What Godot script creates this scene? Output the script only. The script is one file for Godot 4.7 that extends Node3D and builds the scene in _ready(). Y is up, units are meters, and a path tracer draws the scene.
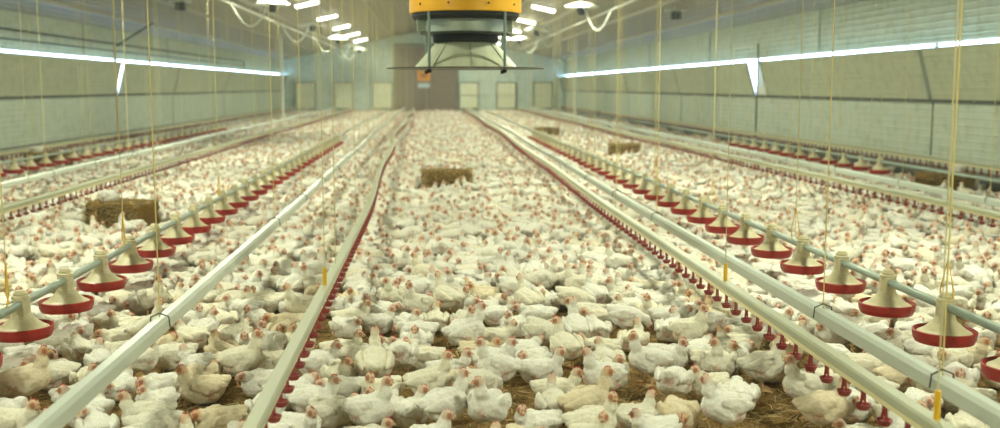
extends Node3D
# A long broiler house: hanging drinker lines, rails and feeder rows over a dense white flock.

const LEFT_X := -8.84
const RIGHT_X := 8.16
const RIDGE_X := -0.34
const EAVE_Y := 3.2
const RIDGE_Y := 5.0
const END_Z := -64.5
const BACK_Z := 4.0
const PAN_STEP := 0.7
const BIRD := 0.83      # size of these young birds against the drawn ones
const NIPPLE_STEP := 0.205

var M := {}
var taken := {}
var rng := RandomNumberGenerator.new()
var eye := Vector3(0, 1.6, 0)
var cam_right := Vector3.ZERO
var cam_up := Vector3.ZERO
var cam_fwd := Vector3.ZERO

# ---------------------------------------------------------------- naming helpers
func numbered(called: String) -> String:
	if not taken.has(called):
		taken[called] = 0
		return called
	taken[called] += 1
	return "%s_%03d" % [called, taken[called]]

func tag(o: Node, label: String, category := "", group := "", kind := "") -> Node:
	if label: o.set_meta("label", label)
	if category: o.set_meta("category", category)
	if group: o.set_meta("group", group)
	if kind: o.set_meta("kind", kind)
	return o

func thing(called: String, label: String, category: String, at := Vector3.ZERO, turn := 0.0, group := "") -> Node3D:
	var o := Node3D.new()
	o.name = numbered(called)
	add_child(o)
	o.position = at
	o.rotation.y = turn
	tag(o, label, category, group)
	return o

func part(called: String, mesh: Mesh, mat: Material, parent: Node, at := Vector3.ZERO, turn := Vector3.ZERO) -> MeshInstance3D:
	var o := MeshInstance3D.new()
	o.name = called if parent != self else numbered(called)
	o.mesh = mesh
	if mat: o.material_override = mat
	o.position = at
	o.rotation = turn
	parent.add_child(o, true)
	return o

func structure(called: String, mesh: Mesh, mat: Material, at := Vector3.ZERO) -> MeshInstance3D:
	var o := part(called, mesh, mat, self, at)
	o.set_meta("kind", "structure")
	return o

# ---------------------------------------------------------------- mesh helpers
func begin() -> SurfaceTool:
	var st := SurfaceTool.new()
	st.begin(Mesh.PRIMITIVE_TRIANGLES)
	st.set_smooth_group(-1)
	return st

func done(st: SurfaceTool) -> ArrayMesh:
	st.generate_normals()
	return st.commit()

func quad(st: SurfaceTool, a: Vector3, b: Vector3, c: Vector3, d: Vector3) -> void:
	for v in [a, b, c, a, c, d]:
		st.add_vertex(v)

# box with chamfered long edges: lo, hi corners, chamfer c; convex hull of 24 points
func add_box(st: SurfaceTool, lo: Vector3, hi: Vector3, c := 0.0) -> void:
	st.set_smooth_group(-1)
	if c <= 0.0:
		var p := []
		for i in 8:
			p.append(Vector3(hi.x if i & 1 else lo.x, hi.y if i & 2 else lo.y, hi.z if i & 4 else lo.z))
		quad(st, p[0], p[1], p[3], p[2]); quad(st, p[5], p[4], p[6], p[7])
		quad(st, p[4], p[0], p[2], p[6]); quad(st, p[1], p[5], p[7], p[3])
		quad(st, p[2], p[3], p[7], p[6]); quad(st, p[4], p[5], p[1], p[0])
		return
	# octagon section in x-y extruded in z with inset ends
	var ring := func(z: float, k: float) -> Array:
		return [Vector3(lo.x + c, lo.y + k, z), Vector3(hi.x - c, lo.y + k, z), Vector3(hi.x - k, lo.y + c, z), Vector3(hi.x - k, hi.y - c, z), Vector3(hi.x - c, hi.y - k, z), Vector3(lo.x + c, hi.y - k, z), Vector3(lo.x + k, hi.y - c, z), Vector3(lo.x + k, lo.y + c, z)]
	var rings := [ring.call(lo.z, c * 0.9), ring.call(lo.z + c, 0.0), ring.call(hi.z - c, 0.0), ring.call(hi.z, c * 0.9)]
	for r in 3:
		for i in 8:
			var j := (i + 1) % 8
			quad(st, rings[r][i], rings[r + 1][i], rings[r + 1][j], rings[r][j])
	for i in range(1, 7):
		for v in [rings[0][0], rings[0][i], rings[0][i + 1]]: st.add_vertex(v)
		for v in [rings[3][0], rings[3][i + 1], rings[3][i]]: st.add_vertex(v)

func box_mesh(size: Vector3, c := 0.0) -> ArrayMesh:
	var st := begin()
	add_box(st, -size / 2, size / 2, c)
	return done(st)

# tube along points with a radius for each
func add_tube(st: SurfaceTool, pts: Array, radii: Array, sides := 8) -> void:
	st.set_smooth_group(0)
	var rings := []
	var n := pts.size()
	var prev_u := Vector3.ZERO
	for i in n:
		var t: Vector3 = (pts[mini(i + 1, n - 1)] - pts[maxi(i - 1, 0)]).normalized()
		var u := prev_u
		if i == 0:
			u = t.cross(Vector3.UP if absf(t.y) < 0.9 else Vector3.RIGHT).normalized()
		u = (u - t * u.dot(t)).normalized()
		prev_u = u
		var w := t.cross(u)
		var ring := []
		for k in sides:
			var a := TAU * k / sides
			ring.append(pts[i] + (u * cos(a) + w * sin(a)) * float(radii[i]))
		rings.append(ring)
	for i in n - 1:
		for k in sides:
			var j := (k + 1) % sides
			quad(st, rings[i][k], rings[i][j], rings[i + 1][j], rings[i + 1][k])
	st.set_smooth_group(-1)
	for k in range(1, sides - 1):
		for v in [rings[0][0], rings[0][k + 1], rings[0][k]]: st.add_vertex(v)
		for v in [rings[n - 1][0], rings[n - 1][k], rings[n - 1][k + 1]]: st.add_vertex(v)

func tube_mesh(pts: Array, r: float, sides := 8) -> ArrayMesh:
	var st := begin()
	var radii := []
	for p in pts: radii.append(r)
	add_tube(st, pts, radii, sides)
	return done(st)

# lathe: profile of Vector2(radius, y) from bottom to top
func add_lathe(st: SurfaceTool, prof: Array, sides := 24, at := Vector3.ZERO, flat := true) -> void:
	st.set_smooth_group(-1 if flat else 0)
	for i in prof.size() - 1:
		st.set_smooth_group(i + 1)
		var p: Vector2 = prof[i]
		var q: Vector2 = prof[i + 1]
		for k in sides:
			var a := TAU * k / sides
			var b := TAU * (k + 1) / sides
			var A := at + Vector3(cos(a) * p.x, p.y, sin(a) * p.x)
			var B := at + Vector3(cos(b) * p.x, p.y, sin(b) * p.x)
			var C := at + Vector3(cos(b) * q.x, q.y, sin(b) * q.x)
			var D := at + Vector3(cos(a) * q.x, q.y, sin(a) * q.x)
			if p.x > 0.0001:
				for v in [A, B, C]: st.add_vertex(v)
			if q.x > 0.0001:
				for v in [A, C, D]: st.add_vertex(v)

func lathe_mesh(prof: Array, sides := 24) -> ArrayMesh:
	var st := begin()
	add_lathe(st, prof, sides)
	return done(st)

# closed outline (x, y) extruded from z0 to z1
func extrude_mesh(outline: Array, z0: float, z1: float) -> ArrayMesh:
	var st := begin()
	add_extrusion(st, outline, z0, z1)
	return done(st)

func add_extrusion(st: SurfaceTool, outline: Array, z0: float, z1: float) -> void:
	st.set_smooth_group(-1)
	var n := outline.size()
	for i in n:
		var p: Vector2 = outline[i]
		var q: Vector2 = outline[(i + 1) % n]
		quad(st, Vector3(p.x, p.y, z0), Vector3(p.x, p.y, z1), Vector3(q.x, q.y, z1), Vector3(q.x, q.y, z0))
	var tri := Geometry2D.triangulate_polygon(PackedVector2Array(outline))
	for i in range(0, tri.size(), 3):
		for k in 3:
			var a: Vector2 = outline[tri[i + k]]
			st.add_vertex(Vector3(a.x, a.y, z1))
		for k in [0, 2, 1]:
			var a: Vector2 = outline[tri[i + k]]
			st.add_vertex(Vector3(a.x, a.y, z0))

# ---------------------------------------------------------------- materials
func noise_tex(freq: float, type: int, ramp: Array, octaves := 4, size := 512, as_normal := false, bump := 4.0, sd := 1) -> NoiseTexture2D:
	var n := FastNoiseLite.new()
	n.noise_type = type
	n.frequency = freq
	n.fractal_octaves = octaves
	n.seed = sd
	if type == FastNoiseLite.TYPE_CELLULAR:
		n.cellular_return_type = FastNoiseLite.RETURN_DISTANCE
	var t := NoiseTexture2D.new()
	t.width = size
	t.height = size
	t.seamless = true
	t.noise = n
	t.as_normal_map = as_normal
	t.bump_strength = bump
	if not as_normal and ramp:
		var g := Gradient.new()
		var offs := PackedFloat32Array()
		var cols := PackedColorArray()
		for r in ramp:
			offs.append(r[0])
			cols.append(r[1])
		g.offsets = offs
		g.colors = cols
		t.color_ramp = g
	return t

func mat(name_: String, c: Color, rough := 0.8, metal := 0.0) -> StandardMaterial3D:
	var m := StandardMaterial3D.new()
	m.resource_name = name_
	m.albedo_color = c
	m.roughness = rough
	m.metallic = metal
	M[name_] = m
	return m

func tri(m: StandardMaterial3D, scale: float, world := true) -> void:
	m.uv1_triplanar = true
	m.uv1_world_triplanar = world
	m.uv1_scale = Vector3.ONE * scale

func g(v: float) -> Color:
	return Color(v, v, v)

func make_materials() -> void:
	var S := FastNoiseLite.TYPE_SIMPLEX_SMOOTH
	var grime := noise_tex(0.012, S, [[0.0, Color(0.86, 0.86, 0.82)], [0.45, Color(0.97, 0.97, 0.95)], [1.0, Color(1, 1, 1)]], 5, 512, false, 1, 3)
	var fine := noise_tex(0.05, S, [[0.0, g(0.84)], [1.0, g(1.0)]], 4, 512, false, 1, 5)
	var m := mat("wall_sheet", Color(0.78, 0.82, 0.76), 0.45)
	m.albedo_texture = grime; tri(m, 0.4)
	m = mat("flap_sheet", Color(0.745, 0.765, 0.66), 0.5)
	m.albedo_texture = grime; tri(m, 0.5)
	m = mat("end_sheet", Color(0.87, 0.94, 0.93), 0.4)
	m.albedo_texture = grime; tri(m, 0.3)
	m = mat("roof_sheet", Color(0.62, 0.575, 0.48), 0.5)
	m.albedo_texture = grime; tri(m, 0.7)
	m = mat("purlin", Color(0.72, 0.70, 0.62), 0.45)
	m = mat("plinth", Color(0.46, 0.47, 0.43), 0.9)
	m.albedo_texture = fine; tri(m, 0.8)
	m = mat("dark_steel", Color(0.30, 0.31, 0.27), 0.5, 0.3)
	m = mat("outdoor_ground", Color(0.66, 0.68, 0.62), 0.95)
	m.albedo_texture = fine; tri(m, 0.3)
	m = mat("door_brown", Color(0.58, 0.49, 0.42), 0.6)
	m.albedo_texture = grime; tri(m, 0.5)
	m = mat("cream_panel", Color(0.95, 0.95, 0.83), 0.5)
	m = mat("panel_frame", Color(0.52, 0.54, 0.46), 0.6)
	mat("sign_orange", Color(0.92, 0.62, 0.16), 0.5)
	mat("sign_pale", Color(0.80, 0.86, 0.88), 0.5)
	mat("sign_print", Color(0.75, 0.42, 0.10), 0.5)
	# litter
	m = mat("litter", Color(0.74, 0.64, 0.44), 1.0)
	m.albedo_texture = noise_tex(0.06, S, [[0.0, Color(0.40, 0.34, 0.24)], [0.4, Color(0.70, 0.62, 0.48)], [0.62, Color(0.92, 0.86, 0.70)], [1.0, Color(1, 0.98, 0.85)]], 6, 1024, false, 1, 9)
	m.normal_enabled = true
	m.normal_texture = noise_tex(0.09, S, [], 5, 1024, true, 9.0, 10)
	tri(m, 1.1)
	m = mat("straw", Color(1, 1, 1), 0.85)
	m.vertex_color_use_as_albedo = true
	m = mat("bale_straw", Color(0.58, 0.47, 0.25), 1.0)
	m.albedo_texture = noise_tex(0.05, S, [[0.0, Color(0.45, 0.38, 0.28)], [0.5, Color(0.85, 0.78, 0.6)], [1.0, Color(1, 1, 0.9)]], 5, 512, false, 1, 12)
	m.normal_enabled = true
	m.normal_texture = noise_tex(0.08, S, [], 4, 512, true, 10.0, 13)
	tri(m, 2.2, false)
	mat("twine", Color(0.83, 0.62, 0.28), 0.8)
	# hanging equipment
	m = mat("rail_pale", Color(0.77, 0.80, 0.75), 0.3, 0.0)
	m = mat("drinker_rail", Color(0.67, 0.68, 0.57), 0.38, 0.0)
	mat("drinker_pipe", Color(0.88, 0.84, 0.66), 0.4)
	m = mat("nipple_red", Color(0.56, 0.20, 0.19), 0.4)
	m = mat("galvanised", Color(0.62, 0.68, 0.63), 0.35, 0.5)
	m.albedo_texture = fine; tri(m, 3.0)
	m = mat("pan_red", Color(0.63, 0.12, 0.08), 0.38)
	m.albedo_texture = grime; tri(m, 2.0)
	m = mat("hopper_cream", Color(0.80, 0.76, 0.62), 0.5)
	m.albedo_texture = grime; tri(m, 3.0)
	mat("feed_crumb", Color(0.68, 0.52, 0.30), 0.95)
	mat("cord_yellow", Color(0.84, 0.77, 0.50), 0.8)
	mat("cord_pale", Color(0.80, 0.76, 0.58), 0.8)
	mat("strap_yellow", Color(0.90, 0.70, 0.12), 0.6)
	mat("white_paint", Color(0.88, 0.89, 0.84), 0.4)
	mat("black_part", Color(0.10, 0.10, 0.09), 0.6)
	mat("heater_yellow", Color(0.97, 0.72, 0.08), 0.35)
	m = mat("heater_sheet", Color(0.74, 0.78, 0.70), 0.38, 0.45)
	m.albedo_texture = fine; tri(m, 2.0)
	mat("heater_cone", Color(0.80, 0.82, 0.72), 0.45, 0.2).albedo_texture = grime
	tri(M.heater_cone, 1.5)
	m = mat("lamp_glow", Color(0.95, 0.95, 0.90), 0.4)
	m.emission_enabled = true
	m.emission = Color(1.0, 0.99, 0.92)
	m.emission_energy_multiplier = 5.0
	# birds
	var feather_bump := noise_tex(0.045, FastNoiseLite.TYPE_CELLULAR, [], 2, 512, true, 5.0, 21)
	var feather_tone := noise_tex(0.03, S, [[0.0, Color(0.90, 0.89, 0.85)], [0.5, Color(1, 1, 1)], [1.0, Color(1, 1, 1)]], 4, 512, false, 1, 22)
	var tints := [Color(1, 1, 1), Color(1.0, 0.985, 0.94), Color(0.97, 0.96, 0.93), Color(0.97, 0.92, 0.83)]
	for i in tints.size():
		m = mat("feather_%d" % i, tints[i], 0.85)
		m.vertex_color_use_as_albedo = true
		m.albedo_texture = feather_tone
		m.normal_enabled = true
		m.normal_texture = feather_bump
		m.normal_scale = 1.0
		m.metallic_specular = 0.25
		tri(m, 5.0, false)
	mat("comb_red", Color(0.80, 0.26, 0.22), 0.55)
	mat("beak_horn", Color(0.88, 0.72, 0.46), 0.45)
	mat("eye_dark", Color(0.10, 0.06, 0.04), 0.15)

# ---------------------------------------------------------------- blob mesher (bones -> smooth skin)
# bone: [a, ra, b, rb, sx]; groups of bones are blended with k, the groups among each other with a sharper k
func skin(groups: Array, k: float, k2: float, cell: float) -> Array:
	var lo := Vector3.ONE * 1e9
	var hi := Vector3.ONE * -1e9
	for grp in groups:
		for b in grp:
			for e in 2:
				var p: Vector3 = b[e * 2]
				var r: float = b[e * 2 + 1] * maxf(1.0, b[4]) + 0.02
				lo = lo.min(p - Vector3.ONE * r)
				hi = hi.max(p + Vector3.ONE * r)
	var nx := int((hi.x - lo.x) / cell) + 2
	var ny := int((hi.y - lo.y) / cell) + 2
	var nz := int((hi.z - lo.z) / cell) + 2
	var total := PackedFloat32Array()
	total.resize(nx * ny * nz)
	for grp in groups:
		var f := PackedFloat32Array()
		f.resize(nx * ny * nz)
		for b in grp:
			var a: Vector3 = b[0]
			var c: Vector3 = b[2]
			var ra: float = b[1]
			var dr: float = b[3] - ra
			var sx: float = b[4]
			var mr: float = maxf(ra, b[3])
			var mg := mr + 0.035
			var bl := a.min(c) - Vector3(mg * maxf(sx, 1.0), mg, mg) - lo
			var bh := a.max(c) + Vector3(mg * maxf(sx, 1.0), mg, mg) - lo
			var ab := c - a
			ab.x /= sx
			var inv := 1.0 / maxf(ab.length_squared(), 1e-9)
			for ix in range(maxi(0, int(bl.x / cell)), mini(nx, int(bh.x / cell) + 1)):
				var px := (lo.x + ix * cell - a.x) / sx
				for iy in range(maxi(0, int(bl.y / cell)), mini(ny, int(bh.y / cell) + 1)):
					var py := lo.y + iy * cell - a.y
					var base := (ix * ny + iy) * nz
					for iz in range(maxi(0, int(bl.z / cell)), mini(nz, int(bh.z / cell) + 1)):
						var p := Vector3(px, py, lo.z + iz * cell - a.z)
						var t := clampf(p.dot(ab) * inv, 0.0, 1.0)
						var d := (p - ab * t).length() - ra - dr * t
						if d < 0.04:
							f[base + iz] += exp(-k * maxf(d, -0.05))
		var power := k2 / k
		for i in f.size():
			if f[i] > 0.02:
				total[i] += pow(f[i], power)
	# field: total - 1 > 0 inside; use logarithm for interpolation
	for i in total.size():
		total[i] = log(maxf(total[i], 1e-6)) / k2
	var vid := PackedInt32Array()
	vid.resize(nx * ny * nz)
	vid.fill(-1)
	var verts := PackedVector3Array()
	var offs := [0, nz * ny, nz, nz * ny + nz, 1, nz * ny + 1, nz + 1, nz * ny + nz + 1]
	var corner := [Vector3(0, 0, 0), Vector3(1, 0, 0), Vector3(0, 1, 0), Vector3(1, 1, 0), Vector3(0, 0, 1), Vector3(1, 0, 1), Vector3(0, 1, 1), Vector3(1, 1, 1)]
	var edges := [[0, 1], [2, 3], [4, 5], [6, 7], [0, 2], [1, 3], [4, 6], [5, 7], [0, 4], [1, 5], [2, 6], [3, 7]]
	for ix in nx - 1:
		for iy in ny - 1:
			var base := (ix * ny + iy) * nz
			for iz in nz - 1:
				var i := base + iz
				var m := 0
				for q in 8:
					if total[i + offs[q]] > 0.0: m += 1
				if m == 0 or m == 8: continue
				var sum := Vector3.ZERO
				var cnt := 0
				for e in edges:
					var v0 := total[i + offs[e[0]]]
					var v1 := total[i + offs[e[1]]]
					if (v0 > 0.0) != (v1 > 0.0):
						sum += corner[e[0]].lerp(corner[e[1]], v0 / (v0 - v1))
						cnt += 1
				vid[i] = verts.size()
				verts.append(lo + (Vector3(ix, iy, iz) + sum / cnt) * cell)
	var idx := PackedInt32Array()
	var sX := ny * nz
	for ix in range(1, nx - 1):
		for iy in range(1, ny - 1):
			for iz in range(1, nz - 1):
				var i := (ix * ny + iy) * nz + iz
				var v := total[i] > 0.0
				for ax in 3:
					var step: int = [sX, nz, 1][ax]
					if v == (total[i + step] > 0.0): continue
					var u: int = [nz, 1, sX][ax]
					var w: int = [1, sX, nz][ax]
					var q0 := vid[i]
					var q1 := vid[i - u]
					var q2 := vid[i - u - w]
					var q3 := vid[i - w]
					if q0 < 0 or q1 < 0 or q2 < 0 or q3 < 0: continue
					if v:
						idx.append_array([q0, q2, q1, q0, q3, q2])
					else:
						idx.append_array([q0, q1, q2, q0, q2, q3])
	var nrm := PackedVector3Array()
	nrm.resize(verts.size())
	for i in range(0, idx.size(), 3):
		var a := verts[idx[i]]
		var n := (verts[idx[i + 2]] - a).cross(verts[idx[i + 1]] - a)
		for k3 in 3:
			nrm[idx[i + k3]] += n
	for i in nrm.size():
		nrm[i] = nrm[i].normalized()
	return [verts, nrm, idx]

# uneven plumage: tufts a couple of centimetres across, a few millimetres proud
func ruffle(A: Array, sd: int, head: Vector3) -> void:
	var tuft := FastNoiseLite.new()
	tuft.noise_type = FastNoiseLite.TYPE_CELLULAR
	tuft.cellular_return_type = FastNoiseLite.RETURN_DISTANCE
	tuft.seed = sd
	tuft.frequency = 38.0
	tuft.fractal_octaves = 1
	var verts: PackedVector3Array = A[0]
	var nrm: PackedVector3Array = A[1]
	var idx: PackedInt32Array = A[2]
	for i in verts.size():
		var v := verts[i]
		if v.distance_to(head) < 0.03: continue
		var q := Vector3(v.x, v.y, v.z * 0.7)
		verts[i] = v + nrm[i] * (-tuft.get_noise_3dv(q) - 0.4) * 0.009
	nrm.fill(Vector3.ZERO)
	for i in range(0, idx.size(), 3):
		var a := verts[idx[i]]
		var n := (verts[idx[i + 2]] - a).cross(verts[idx[i + 1]] - a)
		for k3 in 3:
			nrm[idx[i + k3]] += n
	for i in nrm.size():
		nrm[i] = nrm[i].normalized()
	A[0] = verts
	A[1] = nrm

# tapered tube into plain arrays (legs, toes)
func arr_tube(out: Array, pts: Array, radii: Array, sides: int, col: Color) -> void:
	var st := begin()
	add_tube(st, pts, radii, sides)
	st.generate_normals()
	st.index()
	var a := st.commit_to_arrays()
	var base: int = out[0].size()
	out[0].append_array(a[Mesh.ARRAY_VERTEX])
	out[1].append_array(a[Mesh.ARRAY_NORMAL])
	for i in a[Mesh.ARRAY_INDEX]: out[2].append(base + i)
	for i in a[Mesh.ARRAY_VERTEX].size(): out[3].append(col)

# one chicken pose: {stand, yaw, neck: Vector3 of head, dir: Vector3, wide}
func make_bird(p: Dictionary, sd: int) -> Dictionary:
	var lift: float = 0.085 if p.stand else 0.0
	var pitch: float = p.get("pitch", 0.0)
	var rot := func(v: Vector3) -> Vector3:
		var q := (v - Vector3(0, 0.09, 0)).rotated(Vector3.RIGHT, -pitch)
		return q + Vector3(0, 0.09 + lift, 0)
	var body := []
	var wing := []
	var w: float = p.get("wide", 1.0)
	body.append([rot.call(Vector3(0, 0.086, 0.035)), 0.079, rot.call(Vector3(0, 0.088, -0.052)), 0.072, 1.10 * w])
	body.append([rot.call(Vector3(0, 0.082, 0.072)), 0.066, rot.call(Vector3(0, 0.075, 0.02)), 0.064, 1.12 * w])
	body.append([rot.call(Vector3(0, 0.102, -0.075)), 0.054, rot.call(Vector3(0, 0.122, -0.118)), 0.030, 1.15])
	body.append([rot.call(Vector3(0, 0.126, -0.115)), 0.017, rot.call(Vector3(0, 0.142, -0.152)), 0.010, 2.0])
	for s in [-1.0, 1.0]:
		body.append([rot.call(Vector3(s * 0.056 * w, 0.052, 0.015)), 0.044, rot.call(Vector3(s * 0.054 * w, 0.05, -0.045)), 0.038, 1.0])
		if p.stand:
			body.append([rot.call(Vector3(s * 0.052, 0.045, 0.0)), 0.042, Vector3(s * 0.048, 0.085, -0.005), 0.017, 1.0])
		var drop: float = p.get("droop", 0.0)
		wing.append([rot.call(Vector3(s * 0.088 * w, 0.124, 0.052)), 0.027, rot.call(Vector3(s * 0.096 * w, 0.110, -0.018)), 0.040, 0.5])
		wing.append([rot.call(Vector3(s * 0.096 * w, 0.110, -0.018)), 0.040, rot.call(Vector3(s * 0.072, 0.116 - drop, -0.125)), 0.015, 0.55])
	var head: Vector3 = p.head + Vector3(0, lift, 0)
	var dir: Vector3 = p.dir.normalized()
	var root: Vector3 = rot.call(Vector3(0, 0.118, 0.082))
	var nape := head - dir * 0.012 - Vector3(0, 0.012, 0)
	var mid: Vector3 = root.lerp(nape, 0.5) + p.get("bow", Vector3(0, 0.0, 0.014))
	var neck := [[root, 0.043, mid, 0.029, 1.0], [mid, 0.029, nape, 0.0205, 1.0]]
	var A := skin([body, wing, neck], 85.0, 300.0, 0.0065)
	ruffle(A, sd, head)
	var hs := 1.16
	var hgroup := [[head, 0.0205 * hs, head + (dir * 0.010 - Vector3(0, 0.003, 0)) * hs, 0.0175 * hs, 0.95], [head + dir * 0.008 * hs, 0.015 * hs, head + (dir * 0.020 - Vector3(0, 0.004, 0)) * hs, 0.010 * hs, 0.9], [nape, 0.0205 * hs, head, 0.0205 * hs, 1.0], [mid.lerp(nape, 0.6), 0.024, nape, 0.0215, 1.0]]
	var B := skin([hgroup], 220.0, 220.0, 0.0042)
	# colours belonging to the plumage: cream white, bare pink skin patches, yellow stain, red face
	var n1 := FastNoiseLite.new()
	n1.seed = sd
	n1.frequency = 14.0
	n1.fractal_octaves = 3
	var verts := PackedVector3Array()
	var nrm := PackedVector3Array()
	var idx := PackedInt32Array()
	var cols := PackedColorArray()
	var white := Color(0.85, 0.837, 0.765)
	var stain := Color(0.72, 0.62, 0.43)
	var skinc := Color(0.66, 0.36, 0.28)
	var face := Color(0.45, 0.18, 0.11)
	var side := dir.cross(Vector3.UP).normalized()
	var flank := [rot.call(Vector3(0.094, 0.066, -0.03)), rot.call(Vector3(-0.094, 0.066, -0.03)), rot.call(Vector3(0, 0.085, -0.125)), rot.call(Vector3(0, 0.05, 0.12))]
	for part_ in 2:
		var src: Array = A if part_ == 0 else B
		var base := verts.size()
		for i in src[0].size():
			var v: Vector3 = src[0][i]
			var nn: Vector3 = src[1][i]
			var c := white
			var t := n1.get_noise_3dv(v)
			var fl := n1.get_noise_3dv(v * 5.0 + Vector3(3, 7, 1))
			c = c.lerp(stain, clampf((t - 0.34) * 2.4, 0.0, 0.5))
			for f in flank:
				var dd: float = v.distance_to(f) + fl * 0.03 + t * 0.02
				c = c.lerp(skinc, clampf((0.036 - dd) * 40.0, 0.0, 0.62))
			c = c * (0.96 + 0.10 * fl)
			if part_ == 1 or v.distance_to(head) < 0.055:
				var q := (v - head) / hs
				var fwd := q.dot(dir)
				var eye_q := q - dir * 0.011 - side * signf(q.dot(side)) * 0.016 - Vector3(0, 0.001, 0)
				var fd := minf(eye_q.length(), (q - dir * 0.022).length() + 0.003) + fl * 0.003
				var red := clampf((0.0158 - fd) * 250.0, 0.0, 1.0) * clampf((fwd + 0.007) * 120.0, 0.0, 1.0)
				c = c.lerp(Color(0.66, 0.42, 0.28), clampf(0.036 + fl * 0.006 - q.length(), 0.0, 0.012) * 60.0)
				c = c.lerp(face, red * 0.9)
			c.a = 1.0
			verts.append(v)
			nrm.append(nn)
			cols.append(c)
		for i in src[2]: idx.append(base + i)
	var out := [verts, nrm, idx, cols]
	if p.stand:
		var shank := Color(0.70, 0.46, 0.26)
		for s in [-1.0, 1.0]:
			var hock := Vector3(s * 0.048, 0.088, -0.012)
			var foot := Vector3(s * 0.052, 0.010, 0.004)
			arr_tube(out, [hock, hock.lerp(foot, 0.5), foot], [0.0105, 0.0085, 0.009], 7, shank)
			for a in [-0.5, 0.0, 0.5]:
				var d := Vector3(sin(a), 0, cos(a))
				arr_tube(out, [foot, foot + d * 0.03 + Vector3(0, 0.002, 0), foot + d * 0.058 + Vector3(0, -0.006, 0)], [0.0085, 0.006, 0.003], 6, shank)
			arr_tube(out, [foot, foot + Vector3(0, -0.004, -0.028)], [0.007, 0.003], 6, shank)
	var arrays := []
	arrays.resize(Mesh.ARRAY_MAX)
	arrays[Mesh.ARRAY_VERTEX] = out[0]
	arrays[Mesh.ARRAY_NORMAL] = out[1]
	arrays[Mesh.ARRAY_INDEX] = out[2]
	arrays[Mesh.ARRAY_COLOR] = out[3]
	var mesh := ArrayMesh.new()
	mesh.add_surface_from_arrays(Mesh.PRIMITIVE_TRIANGLES, arrays)
	# comb: a thin crest with points
	var upv := side.cross(dir).normalized()
	if upv.y < 0: upv = -upv
	var cs := begin()
	var prof := [[-0.014, 0.015, 0.021], [-0.008, 0.015, 0.028], [-0.003, 0.016, 0.024], [0.002, 0.016, 0.031], [0.007, 0.015, 0.025], [0.012, 0.013, 0.028], [0.018, 0.010, 0.019]]
	var comb_size: float = p.get("comb", 1.0)
	for i in prof.size() - 1:
		var quads := []
		for s in [-1.0, 1.0]:
			for e in 2:
				var r: Array = prof[i + e]
				quads.append(head + (dir * r[0] + upv * r[1] + side * s * 0.0035) * hs)
				quads.append(head + (dir * r[0] + upv * lerpf(r[1], r[2], comb_size) + side * s * 0.0012) * hs)
		quad(cs, quads[0], quads[1], quads[3], quads[2])
		quad(cs, quads[4], quads[6], quads[7], quads[5])
		quad(cs, quads[1], quads[5], quads[7], quads[3])
	var bk := begin()
	var tip := head + (dir * 0.043 - upv * 0.009) * hs
	add_tube(bk, [head + (dir * 0.022 - upv * 0.003) * hs, head + (dir * 0.033 - upv * 0.004) * hs, tip], [0.0085, 0.006, 0.0012], 7)
	var ey := begin()
	for s in [-1.0, 1.0]:
		var c: Vector3 = head + (dir * 0.009 + upv * 0.004 + side * s * 0.0172) * hs
		add_tube(ey, [c - side * s * 0.003, c, c + side * s * 0.0022], [0.0050, 0.0048, 0.0026], 7)
	var wt := begin()
	for s in [-1.0, 1.0]:
		var c: Vector3 = head + (dir * 0.020 - upv * 0.010 + side * s * 0.005) * hs
		add_tube(wt, [c, c - upv * 0.009, c - upv * 0.016 * lerpf(0.7, 1.0, comb_size)], [0.003, 0.0055, 0.002], 6)
	return {"body": mesh, "comb": done(cs), "beak": done(bk), "eyes": done(ey), "wattles": done(wt), "stand": p.stand, "what": p.what}

var birds := []
func make_birds() -> void:
	var poses := [
		{"stand": false, "head": Vector3(0, 0.212, 0.122), "dir": Vector3(0, -0.05, 1), "what": "sitting"},
		{"stand": false, "head": Vector3(0.020, 0.208, 0.116), "dir": Vector3(0.9, -0.05, 0.45), "what": "sitting", "comb": 0.9},
		{"stand": false, "head": Vector3(-0.020, 0.204, 0.118), "dir": Vector3(-0.85, -0.1, 0.5), "what": "sitting", "comb": 0.8},
		{"stand": false, "head": Vector3(0.01, 0.160, 0.150), "dir": Vector3(0.15, -0.15, 1), "bow": Vector3(0, 0.012, 0.0), "what": "lying", "wide": 1.06, "comb": 0.8},
		{"stand": true, "head": Vector3(0, 0.258, 0.116), "dir": Vector3(0, 0.02, 1), "pitch": 0.22, "what": "standing"},
		{"stand": true, "head": Vector3(0.02, 0.248, 0.112), "dir": Vector3(0.95, -0.05, 0.3), "pitch": 0.18, "what": "standing"},
		{"stand": true, "head": Vector3(-0.02, 0.245, 0.114), "dir": Vector3(-0.9, -0.05, 0.45), "pitch": 0.16, "what": "standing", "comb": 0.8},
		{"stand": false, "head": Vector3(-0.03, 0.118, 0.165), "dir": Vector3(-0.4, -0.45, 0.8), "bow": Vector3(0, 0.02, 0.01), "what": "lying", "wide": 1.08},
		{"stand": true, "head": Vector3(0.03, 0.010, 0.195), "dir": Vector3(0.2, -0.9, 0.5), "pitch": -0.18, "bow": Vector3(0.0, 0.0, 0.03), "droop": 0.02, "what": "pecking"},
		{"stand": false, "head": Vector3(0.075, 0.185, 0.055), "dir": Vector3(0.5, -0.3, -0.8), "bow": Vector3(0.01, 0.02, 0.03), "what": "preening"},
		{"stand": false, "head": Vector3(0.012, 0.190, 0.138), "dir": Vector3(0.45, -0.1, 0.9), "what": "sitting", "wide": 1.04, "comb": 0.7},
		{"stand": false, "head": Vector3(0.0, 0.236, 0.112), "dir": Vector3(-0.25, 0.0, 1), "what": "sitting", "comb": 1.0},
	]
	for i in poses.size():
		birds.append(make_bird(poses[i], 100 + i))

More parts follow.
